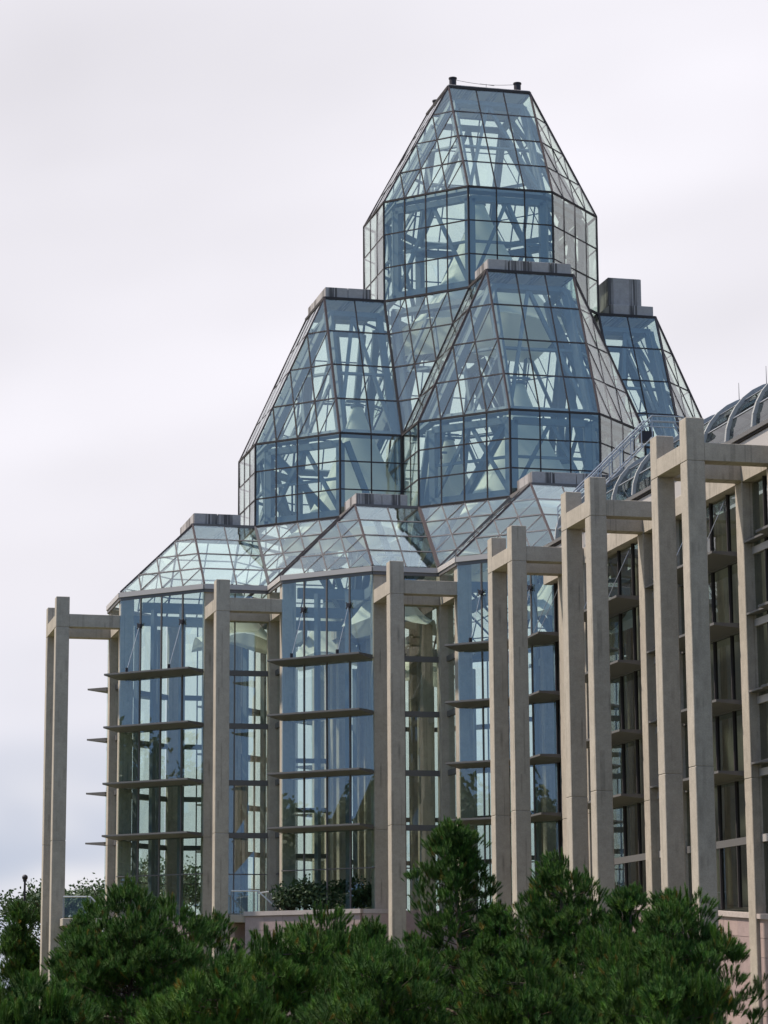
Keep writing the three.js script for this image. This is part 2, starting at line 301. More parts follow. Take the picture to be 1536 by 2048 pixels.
// shoulder turrets
for (let k = 0; k < 4; k++) {
  const T = new Turret('shoulder_turret', k < 3), I = P(k, K - c, 0, 30), p = (l, f, h) => P(k, l, f, h);
  let n = T.quadFacet(p(M, -c, h2), p(M, c, h2), p(M, -c, h3), p(M, c, h3), E3, E3, 'wall_pane', I); T.steel([p(M, -c, h2), p(M, c, h2), p(M, c, h3), p(M, -c, h3)], n);
  n = T.quadFacet(p(M, -c, h3), p(M, c, h3), p(K, -c, h4), p(K, c, h4), E3, E4, 'roof_pane', I); T.steel([p(M, -c, h3), p(M, c, h3), p(K, c, h4), p(K, -c, h4)], n);
  for (const s of [-1, 1]) {
    n = T.quadFacet(p(M, s * c, h2), p(K, s * A, h2), p(M, s * c, h3), p(K, s * A, h3), E4, E3, 'wall_pane', I); T.steel([p(M, s * c, h2), p(K, s * A, h2), p(K, s * A, h3), p(M, s * c, h3)], n);
    T.quadFacet(p(K, s * A, h2), p(A, s * A, h2), p(K, s * A, h3), p(A, s * A, h3), E2, E3, 'wall_pane', I);
    n = s > 0 ? T.triFacet(p(K, c, h4), p(M, c, h3), p(K, A, h3), 4, 'triangle_pane', I) : T.triFacet(p(K, -c, h4), p(K, -A, h3), p(M, -c, h3), 4, 'triangle_pane', I); T.steel([p(M, s * c, h3), p(K, s * A, h3), p(K, s * c, h4)], n);
    n = T.quadFacet(p(K, s * A, h3), p(A, s * A, h3), p(K, s * c, h4), p(A, s * c, h4), E2, E4, 'roof_pane', I); T.steel([p(K, s * A, h3), p(A, s * A, h3), p(A, s * c, h4), p(K, s * c, h4)], n);
    T.edge(p(M, s * c, h2), p(M, s * c, h3), 0.095, 0.095); T.edge(p(K, s * A, h2), p(K, s * A, h3), 0.095, 0.095);
    T.edge(p(M, s * c, h3), p(K, s * c, h4), 0.09, 0.10, null, T.ridge); T.edge(p(K, s * A, h3), p(K, s * c, h4), 0.11, 0.11, null, T.ridge);
    T.edge(p(M, s * c, h3), p(K, s * A, h3), 0.095, 0.10); T.edge(p(K, s * A, h3), p(A, s * A, h3), 0.095, 0.10); T.edge(p(M, s * c, h2), p(K, s * A, h2), 0.12, 0.11); T.edge(p(K, s * A, h2), p(A, s * A, h2), 0.12, 0.11);
    T.edge(p(A, s * c, h4), p(A, s * A, h3), 0.10, 0.14); T.edge(p(K, s * c, h4), p(A, s * c, h4), 0.12, 0.14);
  }
  // valley facet towards the next turret
  n = T.triFacet(p(A, A, h3), p(c, A, h4), p(A, c, h4), 4, 'triangle_pane', V(0, 30, 0)); T.steel([p(A, c, h4), p(c, A, h4), p(A, A, h3)], n);
  T.edge(p(A, A, h2), p(A, A, h3), 0.18, 0.18); T.edge(p(M, -c, h3), p(M, c, h3), 0.095, 0.10); T.edge(p(M, -c, h2), p(M, c, h2), 0.12, 0.11); T.edge(p(K, -c, h4), p(K, c, h4), 0.12, 0.14);
  flat(T, k, A, K, -c, c, h4); parapet(T, k, A + 0.72, K - 0.08, -c + 0.08, c - 0.08, h4);
  if (k === 2) new G().cbox(7.05, 8.95, h4 + 0.6, h4 + 2.62, -1.3, 0.4, 0.03).build(T.g, 'plant_box', Mt.stained_concrete);
  T.done();
}
// low lobes: on the four axes and on the four diagonals, standing on the tall glazed bays
const YS = [h0, 7.35, 9.17, 11.69, 14.43, 17.01, 20.95];
const vs = YS.map((y) => (y - YS[0]) / (YS[YS.length - 1] - YS[0]));
const SHELF = [17.14, 14.56, 11.82, 9.30];
const IN = 0.42;
function column(t, k, l, f, y0 = 0.6) {
  const w = p => p, a = P(k, l, f, 0), s = 0.33;
  new G().cbox(a.x - s, a.x + s, y0, 9.075, a.z - s, a.z + s, 0.02).build(t.g, 'column', Mt.concrete);
  new G().box(a.x - s + 0.02, a.x + s - 0.02, 9.07, 9.11, a.z - s + 0.02, a.z + s - 0.02).cbox(a.x - s, a.x + s, 9.105, 21.02, a.z - s, a.z + s, 0.02).build(t.g, 'column', Mt.concrete);
}
function shelves(t, k, a, b, rods) { // a,b: plan ends (l,f) of a bay; tapered cantilever shelves along it
  const A0 = P(k, a[0], a[1], 0), B0 = P(k, b[0], b[1], 0), u = B0.clone().sub(A0).normalize(); let n = V(u.z, 0, -u.x); if (n.dot(V((A0.x + B0.x) / 2, 0, (A0.z + B0.z) / 2)) < 0) n.negate();
  for (const y of SHELF) {
    const at = (p, o, h) => p.clone().addScaledVector(n, o).setY(h), D = 1.24, i = 0.04;
    const g = new G(), v = [at(A0, i, y - 0.20), at(B0, i, y - 0.20), at(B0, D, y - 0.085), at(A0, D, y - 0.085), at(A0, i, y), at(B0, i, y), at(B0, D, y), at(A0, D, y)];
    g.hexa(v).bar(at(A0, D - 0.02, y - 0.03), at(B0, D - 0.02, y - 0.03), 0.05, 0.07); g.build(t.g, 'sun_shelf', Mt.shelf);
  }
  if (rods) for (const s of [0.25, 0.75]) {
    const base = A0.clone().lerp(B0, s), node = base.clone().addScaledVector(n, 0.10).setY(19.55), clampAt = base.clone().addScaledVector(n, 1.10).addScaledVector(u, 0).setY(17.20);
    new G().tube(node, clampAt, 0.013, 0.013, 6).build(t.g, 'tie_rod', Mt.silver);
    const d = new G(); d.tube(node.clone().addScaledVector(n, -0.10), node.clone().addScaledVector(n, 0.06), 0.12, 0.10, 12); for (let j = 0; j < 4; j++) { const q1 = j * Math.PI / 2 + 0.785; d.tube(node.clone(), node.clone().addScaledVector(u, 0.2 * Math.cos(q1)).setY(node.y + 0.2 * Math.sin(q1)), 0.035, 0.03, 6); } d.build(t.g, 'spider_fitting', Mt.dark_metal);
    new G().box(clampAt.x - 0.06, clampAt.x + 0.06, 17.13, 17.36, clampAt.z - 0.06, clampAt.z + 0.06).build(t.g, 'rod_clamp', Mt.dark_metal);
  }
}
function eave(t, k, pts) { // light edge beam under the roof glass and a dark soffit line behind it
  for (let i = 0; i < pts.length - 1; i++) {
    const a = P(k, pts[i][0], pts[i][1], h1 - 0.16), b = P(k, pts[i + 1][0], pts[i + 1][1], h1 - 0.16);
    new G().bar(a, b, 0.20, 0.24, V(0, 1, 0)).build(t.g, 'eave_beam', Mt.fascia);
    new G().bar(a.clone().setY(h1 - 0.36), b.clone().setY(h1 - 0.36), 0.10, 0.15, V(0, 1, 0)).build(t.g, 'soffit_trim', Mt.shelf);
  }
}
function windPosts(t, k, a, b) { // slim steel posts standing just inside a tall glazed wall
  const A0 = P(k, a[0], a[1], 0), B0 = P(k, b[0], b[1], 0), u = B0.clone().sub(A0).normalize(); let n = V(u.z, 0, -u.x); if (n.dot(A0.clone().add(B0)) < 0) n.negate();
  for (const f of [0.30, 0.64]) { const p = A0.clone().lerp(B0, f).addScaledVector(n, -0.75); new G().bar(p.clone().setY(5.46), p.clone().setY(20.4), 0.20, 0.26, n).build(t.g, 'wind_post', Mt.steel_frame); }
}
function band(t, a, b) { for (const y of SHELF) new G().bar(a.clone().setY(y - 0.1), b.clone().setY(y - 0.1), 0.16, 0.26, V(0, 1, 0)).build(t.g, 'transom', Mt.shelf); }
const tallWall = (t, k, a, b, us, I, kind = 'window_pane') => { const p = (x, h) => P(k, x[0], x[1], h); return t.quadFacet(p(a, h0), p(b, h0), p(a, YS[6]), p(b, YS[6]), us, vs, kind, I, { w: 0.055, d: 0.10, wh: 0.05 }); };
for (let k = 0; k < 4; k++) {
  const seen = k < 2;
  { // axis lobe
    const T = new Turret('low_lobe', seen, Mt.roof_bars), I = P(k, q - c, 0, 14), p = (l, f, h) => P(k, l, f, h);
    T.quadFacet(p(Q, -c, h1), p(Q, c, h1), p(q, -c, h2), p(q, c, h2), E3, E4, 'roof_pane', I);
    for (const s of [-1, 1]) {
      if (s > 0) T.triFacet(p(q, c, h2), p(Q, c, h1), p(q, A, h1), 4, 'triangle_pane', I); else T.triFacet(p(q, -c, h2), p(q, -A, h1), p(Q, -c, h1), 4, 'triangle_pane', I);
      T.quadFacet(p(q, s * A, h1), p(M, s * A, h1), p(q, s * c, h2), p(M, s * c, h2), E2, E4, 'roof_pane', I);
      if (s > 0) T.triFacet(p(M, A, h1), p(K, A, h2), p(M, c, h2), 4, 'triangle_pane', P(k, K, c, 20)); else T.triFacet(p(M, -A, h1), p(M, -c, h2), p(K, -A, h2), 4, 'triangle_pane', P(k, K, -c, 20));
      T.edge(p(Q, s * c, h1), p(q, s * c, h2), 0.09, 0.10, null, T.ridge); T.edge(p(q, s * A, h1), p(q, s * c, h2), 0.09, 0.10, null, T.ridge);
      T.edge(p(M, s * A, h1), p(M, s * c, h2), 0.11, 0.14); T.edge(p(M, s * A, h1), p(K, s * A, h2), 0.16, 0.14, null, T.ridge); T.edge(p(q, s * c, h2), p(M, s * c, h2), 0.12, 0.14); T.edge(p(M, s * c, h2), p(K, s * A, h2), 0.12, 0.14);
      tallWall(T, k, [Q, s * c], [q, s * A], E4, I); tallWall(T, k, [q, s * (A - IN)], [M, s * (A - IN)], E2, I);
      band(T, p(q - 0.7, s * (A - IN), 0), p(M - 0.1, s * (A - IN), 0));
      windPosts(T, k, [Q, s * c], [q, s * A]);
      band(T, p(Q - 0.35, s * (c - 0.1), 0), p(q - 0.1, s * (A - 0.35), 0));
      shelves(T, k, [Q, s * c], [q, s * A], seen && ((k === 0 && s > 0) || (k === 1 && s < 0)));
      column(T, k, Q - 0.37, s * (c - 0.37)); column(T, k, q - 0.37, s * (A - 0.37)); column(T, k, M - 0.37, s * (A - 0.37));
    }
    if (k !== 1) { tallWall(T, k, [Q - IN, -c], [Q - IN, c], E3, I); band(T, p(Q - IN, -c + 0.7, 0), p(Q - IN, c - 0.7, 0)); }
    eave(T, k, [[M, -A], [q, -A], [Q, -c], [Q, c], [q, A], [M, A]]);
    T.edge(p(q, -c, h2), p(q, c, h2), 0.12, 0.14);
    flat(T, k, M, q, -c, c, h2); parapet(T, k, M + 0.72, q - 0.08, -c + 0.08, c - 0.08, h2);
    T.done();
  }
  { // diagonal lobe
    const T = new Turret('low_lobe', k === 0, Mt.roof_bars), I = P(k, K - c, K - c, 14), p = (l, f, h) => P(k, l, f, h);
    T.quadFacet(p(M, A, h1), p(M, K, h1), p(K, A, h2), p(K, K, h2), E2, E4, 'roof_pane', I);
    T.triFacet(p(K, K, h2), p(M, K, h1), p(K, M, h1), 4, 'triangle_pane', I);
    T.quadFacet(p(K, M, h1), p(A, M, h1), p(K, K, h2), p(A, K, h2), E2, E4, 'roof_pane', I);
    T.edge(p(M, K, h1), p(K, K, h2), 0.09, 0.10, null, T.ridge); T.edge(p(K, M, h1), p(K, K, h2), 0.09, 0.10, null, T.ridge); T.edge(p(K, A, h2), p(K, K, h2), 0.12, 0.14); T.edge(p(K, K, h2), p(A, K, h2), 0.12, 0.14);
    tallWall(T, k, [M - IN, A], [M - IN, K], E2, I); tallWall(T, k, [M, K], [K, M], E4, I); tallWall(T, k, [K, M - IN], [A, M - IN], E2, I);
    band(T, p(M - IN, A - 0.1, 0), p(M - IN, K - 0.7, 0)); band(T, p(K - 0.7, M - IN, 0), p(A - 0.1, M - IN, 0));
    windPosts(T, k, [M, K], [K, M]);
    band(T, p(M - 0.35, K - 0.1, 0), p(K - 0.1, M - 0.35, 0));
    shelves(T, k, [M, K], [K, M], k === 0);
    column(T, k, M - 0.37, K - 0.37); column(T, k, K - 0.37, M - 0.37);
    eave(T, k, [[M, A], [M, K], [K, M], [A, M]]);
    flat(T, k, A, K, A, K, h2); parapet(T, k, A + 0.55, K - 0.08, A + 0.55, K - 0.08, h2);
    T.done();
  }
}
// inside: floor, clustered concrete columns with raking steel, fabric sails
{
  const inner = sub(hall, 'interior');
  const fl = new G(); fl.box(-Q + 1, Q - 1, 5.1, 5.45, -c, c).box(-c, c, 5.1, 5.449, c, Q - 1).box(-c, c, 5.1, 5.449, -Q + 1, -c); fl.box(-M, M, 5.1, 5.447, c, A).box(-M, M, 5.1, 5.447, -A, -c); fl.box(-K - 1, K + 1, 5.1, 5.446, A, K + 1).box(-K - 1, K + 1, 5.1, 5.446, -K - 1, -A);
  fl.build(inner, 'hall_floor', Mt.floor);
  for (const sx of [-1, 1]) for (const sz of [-1, 1]) {
    for (const [i, j] of [[0, 0], [1.5, 0], [0, 1.5], [1.5, 1.5]]) { const x = sx * (A - 0.9 + i), z = sz * (A - 0.9 + j); new G().cbox(x - 0.33, x + 0.33, 5.46, 20.3, z - 0.33, z + 0.33, 0.03).build(inner, 'inner_column', Mt.concrete); }
    new G().cbox(Math.min(sx * (A - 1.4), sx * (A + 1.1)), Math.max(sx * (A - 1.4), sx * (A + 1.1)), 20.3, 20.9, Math.min(sz * (A - 1.4), sz * (A + 1.1)), Math.max(sz * (A - 1.4), sz * (A + 1.1)), 0.03).build(inner, 'column_capital', Mt.concrete);
    const foot = V(sx * (A - 0.2), 20.9, sz * (A - 0.2)), st = (x, y, z, w = 0.34) => new G().bar(foot, V(x, y, z), w, w).build(inner, 'raking_strut', Mt.steel_frame);
    st(sx * (A - 0.6), h4 - 0.4, sz * (c - 0.2)); st(sx * (c - 0.2), h4 - 0.4, sz * (A - 0.6)); st(sx * (M - 0.9), h3 - 0.3, sz * (c - 0.2)); st(sx * (c - 0.2), h3 - 0.3, sz * (M - 0.9)); st(sx * (K - 0.5), h3 - 0.3, sz * (A - 0.7), 0.28); st(sx * (A - 0.7), h3 - 0.3, sz * (K - 0.5), 0.28);
  }
  // ring beams tying the low lobes at eave level
  for (let k = 0; k < 4; k++) for (const [a, b] of [[[M - 0.8, -A + 0.6], [M - 0.8, A - 0.6]], [[A - 0.5, c], [Q - 1.1, c]], [[A - 0.5, -c], [Q - 1.1, -c]], [[K - 0.7, A], [K - 0.7, M - 0.9]], [[A, K - 0.7], [M - 0.9, K - 0.7]]]) new G().bar(P(k, a[0], a[1], 20.6), P(k, b[0], b[1], 20.6), 0.26, 0.5, V(0, 1, 0)).build(inner, 'ring_beam', Mt.steel_frame);
}
function sail(x, z, top, bottom, R, turn = 0) {
  const nA = 32, nT = 12, pos = [], idx = [];
  for (let j = 0; j <= nT; j++) for (let i = 0; i <= nA; i++) {
    const t = j / nT, a = i / nA * Math.PI * 2, sq = Math.pow(1 / Math.max(Math.abs(Math.cos(a)), Math.abs(Math.sin(a))), 0.8), edgeLift = 0.5 * Math.pow(Math.abs(Math.cos(2 * a)), 1.5) * t * t * t;
    const r = 0.28 + (R * sq - 0.28) * (0.25 * t * t + 0.75 * t), y = bottom + (top - bottom) * Math.pow(1 - t, 1.25) + edgeLift;
    pos.push(r * Math.cos(a + turn), y - bottom, r * Math.sin(a + turn));
  }
  for (let j = 0; j < nT; j++) for (let i = 0; i < nA; i++) { const a = j * (nA + 1) + i, b = a + nA + 1; idx.push(a, a + 1, b, a + 1, b + 1, b); }
  const g = new THREE.BufferGeometry(); g.setAttribute('position', new THREE.Float32BufferAttribute(pos, 3)); g.setIndex(idx); g.computeVertexNormals();
  const m = new THREE.Mesh(g, fabric); m.name = 'fabric_sail'; m.position.set(x, bottom, z); m.castShadow = m.receiveShadow = true; hall.add(m);
  new G().tube(V(x, top - 0.05, z), V(x, top + 0.12, z), 0.36, 0.36, 14).tube(V(x, top + 0.12, z), V(x, top + 0.9, z), 0.03).bar(V(x - 0.6, top + 0.3, z), V(x + 0.6, top + 0.3, z), 0.12, 0.10).build(hall, 'sail_ring', Mt.steel_frame);
}
sail(0, 0, 43.4, 35.8, 4.3);
for (let k = 0; k < 4; k++) { const p = P(k, K - c, 0, 0); sail(p.x, p.z, 31.9, 24.4, 3.7); const d = P(k, 3.5, 3.5, 0); sail(d.x, d.z, 28.6, 23.8, 2.4, 0.785); const l = P(k, q - c - 0.4, 0, 0); sail(l.x, l.z, 21.9, 19.0, 2.1); const m = P(k, K - c, K - c, 0); sail(m.x, m.z, 22.6, 19.1, 2.2, 0.4); }

// podium under the hall
{
  const pod = sub(hall, 'podium');
  const ring = (k) => [[Q - 0.3, -c], [Q - 0.3, c], [q, A - 0.3], [M - 0.3, A - 0.3], [M - 0.3, K], [K, M - 0.3], [A - 0.3, M - 0.3], [A - 0.3, q]].map(([l, f]) => P(k, l, f, 0));
  for (let k = 0; k < 4; k++) { const v = ring(k); for (let i = 0; i < v.length - 1; i++) { const a = v[i], b = v[i + 1]; new G().bar(a.clone().setY(2.7), b.clone().setY(2.7), 0.3, 5.44, V(0, 1, 0)).build(pod, 'podium_wall', Mt.granite_b); } }
}

// ------------------------------------------------------------------ concrete portal frames
// posts: free piers; wall: points where the ring meets the building; beams between listed pairs
function portal(label, posts, ring, base) {
  const g = thing('portal_frame', label, 'concrete frame', V(base[0], 0, base[1]), 'concrete portal frames along the facade'), s = 0.33;
  for (const [x, z] of posts) {
    new G().cbox(x - s, x + s, 0, 9.075, z - s, z + s, 0.02).build(g, 'pier', Mt.concrete);
    new G().box(x - s + 0.02, x + s - 0.02, 9.07, 9.11, z - s + 0.02, z + s - 0.02).cbox(x - s, x + s, 9.105, 19.53, z - s, z + s, 0.02).build(g, 'pier', Mt.concrete);
    new G().box(x - s + 0.02, x + s - 0.02, 19.52, 19.57, z - s + 0.02, z + s - 0.02).cbox(x - s, x + s, 19.56, 21.05, z - s, z + s, 0.02).build(g, 'pier_head', Mt.concrete);
  }
  for (const [x0, z0, x1, z1] of ring) {
    const w = 0.328, y0 = 19.563, y1 = 20.19;
    if (Math.abs(x0 - x1) < 0.01) new G().cbox(x0 - w, x0 + w, y0, y1, Math.min(z0, z1) + s - 0.001, Math.max(z0, z1) - s + 0.001, 0.015).build(g, 'beam', Mt.concrete);
    else new G().cbox(Math.min(x0, x1) + s - 0.001, Math.max(x0, x1) - s + 0.001, y0, y1, z0 - w, z0 + w, 0.015).build(g, 'beam', Mt.concrete);
  }
  return g;
}
const o = 0.37, qx = -(q - o), Kx = -(K - o), Ax = -(A - o), Mx = -(M - o), Qx = -(Q - o), cz = c - o;
portal('pair of concrete piers standing alone at the far left end of the hall', [[Qx - e, cz], [Qx - e, -cz]], [[Qx - e, cz, Qx, cz], [Qx - e, -cz, Qx, -cz], [Qx - e, -cz, Qx - e, cz], [Qx, -cz, Qx, cz]], [Qx - e, 0]);
portal('concrete pier and beams in the notch between the left and middle glass bays', [[qx, K - o]], [[qx, K - o, Mx, K - o], [qx, A - o, qx, K - o], [Mx, A - o, Mx, K - o], [qx, A - o, Mx, A - o]], [qx, K - o]);
portal('concrete pier and beams in the notch right of the middle glass bay', [[Kx, q - o]], [[Kx, q - o, Ax, q - o], [Kx, M - o, Kx, q - o], [Ax, M - o, Ax, q - o], [Kx, M - o, Ax, M - o]], [Kx, q - o]);
const WX = -2.62, PX = -5.80, FZ = [22.17, 32.67, 43.17], NZ = [25.17, 35.67, 46.17];
const FL = ['lowest looking of the three double piers before the wing, farthest back', 'middle double pier before the right wing with heavy concrete beams', 'tallest looking double pier, nearest in front of the right wing'];
for (let i = 0; i < 3; i++) portal(FL[i], [[PX, FZ[i]], [PX, NZ[i]]], [[PX, FZ[i], WX, FZ[i]], [PX, NZ[i], WX, NZ[i]], [PX, FZ[i], PX, NZ[i]]], [PX, NZ[i]]);

// ------------------------------------------------------------------ the wing
{
  const wing = thing('gallery_wing', 'long concrete and glass wing with a ribbed vaulted roof at right', 'building', V(0, 0, 38));
  const Z0 = Q + 0.3, Z1 = 57, s = 0.33;
  const stops = []; for (let i = 0; i < 4; i++) stops.push(22.17 + 10.5 * i, 25.17 + 10.5 * i);
  const floorAt = (z) => 5.12 - 0.058 * (z - 29.4);
  for (const z of stops) {
    if (z > Z1 - 1) continue;
    new G().cbox(WX - s, WX + s, 0.2, 8.975, z - s, z + s, 0.02).build(wing, 'wall_column', Mt.concrete);
    new G().box(WX - s + 0.02, WX + s - 0.02, 8.97, 9.01, z - s + 0.02, z + s - 0.02).cbox(WX - s, WX + s, 9.005, 19.5, z - s, z + s, 0.02).build(wing, 'wall_column', Mt.concrete);
  }
  // lintel beam over the columns, fascia, gutter
  new G().cbox(WX - 0.33, WX + 0.30, 19.505, 20.2, Z0, Z1, 0.02).build(wing, 'lintel', Mt.concrete);
  new G().cbox(WX - 0.25, WX + 0.25, 20.2, 20.98, Z0, Z1, 0.02).build(wing, 'fascia', Mt.fascia);
  new G().box(WX - 0.33, WX + 0.2, 20.985, 21.05, Z0, Z1).build(wing, 'gutter_lip', Mt.bars);
  new G().box(WX - 0.40, WX + 0.2, 21.055, 21.20, Z0, Z1).build(wing, 'gutter', Mt.shelf);
  new G().hexa([V(WX - 0.30, 21.2, Z1), V(-2.22, 21.2, Z1), V(-2.22, 21.2, Z0), V(WX - 0.30, 21.2, Z0), V(WX - 0.30, 21.22, Z1), V(-2.22, 21.62, Z1), V(-2.22, 21.62, Z0), V(WX - 0.30, 21.22, Z0)]).build(wing, 'flashing', Mt.silver);
  // vault: ribs, panes and purlins
  const R = 2.33, yc = 21.5, arc = (i, n, rad = R) => { const a = Math.PI * (1 - i / n) * 0.985 + 0.0235; return V(rad * Math.cos(a), yc + rad * Math.sin(a), 0); }, nz = Math.floor((Z1 - Z0) / 2.6);
  const arcN = 16, zAt = (j) => 20.0 + 2.6 * j;
  for (let j = 0; j <= nz + 1; j++) {
    const z = zAt(j), g = new G(); if (z > Z1) break;
    for (let i = 0; i < arcN; i++) { const a0 = arc(i, arcN, R + 0.07), b0 = arc(i + 1, arcN, R + 0.07), n = a0.clone().add(b0).multiplyScalar(0.5).sub(V(0, yc, 0)).normalize(); g.bar(a0.setZ(z), b0.setZ(z), 0.15, 0.14, n); }
    g.build(wing, 'vault_rib', Mt.rib);
    if (zAt(j + 1) <= Z1) for (let i = 0; i < 8; i++) {
      const a = arc(i, 8), b = arc(i + 1, 8), am = arc(i + 0.5, 8), z2 = zAt(j + 1), pg = new G();
      pg.quad(a.clone().setZ(z2), am.clone().setZ(z2), am.clone().setZ(z), a.clone().setZ(z)).quad(am.clone().setZ(z2), b.clone().setZ(z2), b.clone().setZ(z), am.clone().setZ(z)); pg.build(wing, 'vault_pane', vaultGlass);
    }
  }
  for (const i of [1, 2, 3, 4, 5, 6, 7]) { const a = arc(i, 8); new G().bar(a.clone().setZ(Z0), a.clone().setZ(Z1), 0.05, 0.05, a.clone().sub(V(0, yc, 0)).normalize()).build(wing, 'purlin', Mt.silver); }
  for (const z of [36.2, 39.0]) new G().tube(V(0, 23.8, z), V(0, 25.0, z), 0.018, 0.008, 6).build(wing, 'lightning_rod', Mt.dark_metal);
  // window wall
  const GX = WX + 0.06;
  for (let i = 0; i < stops.length; i++) {
    const za = i ? stops[i - 1] + s : Z0, zb = Math.min(stops[i] - s, Z1); if (zb - za < 0.5) continue;
    const notch = i % 2 === 1, n = notch ? 2 : 4, base = floorAt((za + zb) / 2) + 0.05, ys = [base, 6.9, ...[...SHELF].reverse().map((y) => y - 0.12), 19.45];
    const hb = new G();
    for (let a = 0; a < n; a++) for (let b = 0; b < ys.length - 1; b++) {
      const z0 = lerp(za, zb, a / n), z1 = lerp(za, zb, (a + 1) / n), j = () => GX + rr(-0.003, 0.003), g = new G();
      g.quad(V(j(), ys[b], z0), V(j(), ys[b], z1), V(j(), ys[b + 1], z1), V(j(), ys[b + 1], z0)); g.build(wing, 'window_pane', wingGlass[(a + b) % 2]);
    }
    for (let a = 1; a < n; a++) hb.bar(V(GX, base, lerp(za, zb, a / n)), V(GX, 19.5, lerp(za, zb, a / n)), 0.06, 0.14, V(1, 0, 0));
    hb.build(wing, 'mullions', Mt.bars, true);
    for (const y of ys.slice(1, -1)) new G().bar(V(GX, y, za), V(GX, y, zb), 0.16, 0.26, V(0, 1, 0)).build(wing, 'transom', notch ? Mt.fascia : Mt.shelf);
    if (notch) for (const y of SHELF) new G().bar(V(GX - 0.22, y + 0.18, za), V(GX - 0.22, y + 0.18, zb), 0.34, 0.07, V(0, 1, 0)).build(wing, 'ledge', Mt.shelf);
    else for (const y of SHELF) new G().hexa([V(GX - 1.25, y - 0.085, zb - 0.25), V(GX - 0.05, y - 0.20, zb - 0.25), V(GX - 0.05, y - 0.20, za + 0.25), V(GX - 1.25, y - 0.085, za + 0.25), V(GX - 1.25, y, zb - 0.25), V(GX - 0.05, y, zb - 0.25), V(GX - 0.05, y, za + 0.25), V(GX - 1.25, y, za + 0.25)]).build(wing, 'sun_shelf', Mt.shelf);
    if (!notch) for (const t of [0.28, 0.74]) { const z = lerp(za, zb, t); new G().tube(V(GX - 0.1, 19.3, z), V(GX - 1.12, 17.16, z), 0.016, 0.016, 6).build(wing, 'tie_rod', Mt.silver); }
    // sloping granite plinth in courses under this bay
    const capY = (z) => floorAt(z), PXW = WX - 0.20;
    new G().hexa([V(PXW - 0.10, capY(zb) - 0.17, zb), V(GX + 0.1, capY(zb) - 0.17, zb), V(GX + 0.1, capY(za) - 0.17, za), V(PXW - 0.10, capY(za) - 0.17, za), V(PXW - 0.10, capY(zb), zb), V(GX + 0.1, capY(zb), zb), V(GX + 0.1, capY(za), za), V(PXW - 0.10, capY(za), za)]).build(wing, 'plinth_cap', Mt.granite_cap);
    new G().box(PXW + 0.12, GX + 0.30, 0, Math.min(capY(za), capY(zb)) - 0.2, za, zb).build(wing, 'plinth_core', Mt.granite_b);
    if (zb > 36) for (let row = 0; row < 7; row++) {
      const nB = Math.max(2, Math.round((zb - za) / 1.35)), top0 = 0.172 + row * 0.66, gap = 0.008;
      for (let a = 0; a < nB; a++) {
        const z0 = lerp(za, zb, a / nB) + gap, z1 = lerp(za, zb, (a + 1) / nB) - gap, t0 = capY(z0) - top0 - 0.004, t1 = capY(z1) - top0 - 0.004, out = PXW + rr(-0.004, 0.004); if (t1 - 0.64 < 0.05) continue;
        new G().hexa([V(out, t1 - 0.645, z1), V(PXW + 0.11, t1 - 0.645, z1), V(PXW + 0.11, t0 - 0.645, z0), V(out, t0 - 0.645, z0), V(out, t1, z1), V(PXW + 0.11, t1, z1), V(PXW + 0.11, t0, z0), V(out, t0, z0)]).build(wing, 'granite_panel', rnd() < 0.5 ? Mt.granite_a : Mt.granite_b);
      }
    }
  }
  new G().box(2.3, 2.7, 0, 21.4, Z0, Z1).build(wing, 'back_wall', Mt.concrete);
  new G().hexa([V(GX + 0.12, floorAt(Z1) - 0.4, Z1), V(2.29, floorAt(Z1) - 0.4, Z1), V(2.29, floorAt(Z0) - 0.4, Z0), V(GX + 0.12, floorAt(Z0) - 0.4, Z0), V(GX + 0.12, floorAt(Z1) - 0.05, Z1), V(2.29, floorAt(Z1) - 0.05, Z1), V(2.29, floorAt(Z0) - 0.05, Z0), V(GX + 0.12, floorAt(Z0) - 0.05, Z0)]).build(wing, 'ramp_floor', Mt.floor);
  new G().box(-2.0, 2.28, 0, 21.45, Z1 - 0.3, Z1).build(wing, 'end_wall', Mt.concrete);
}

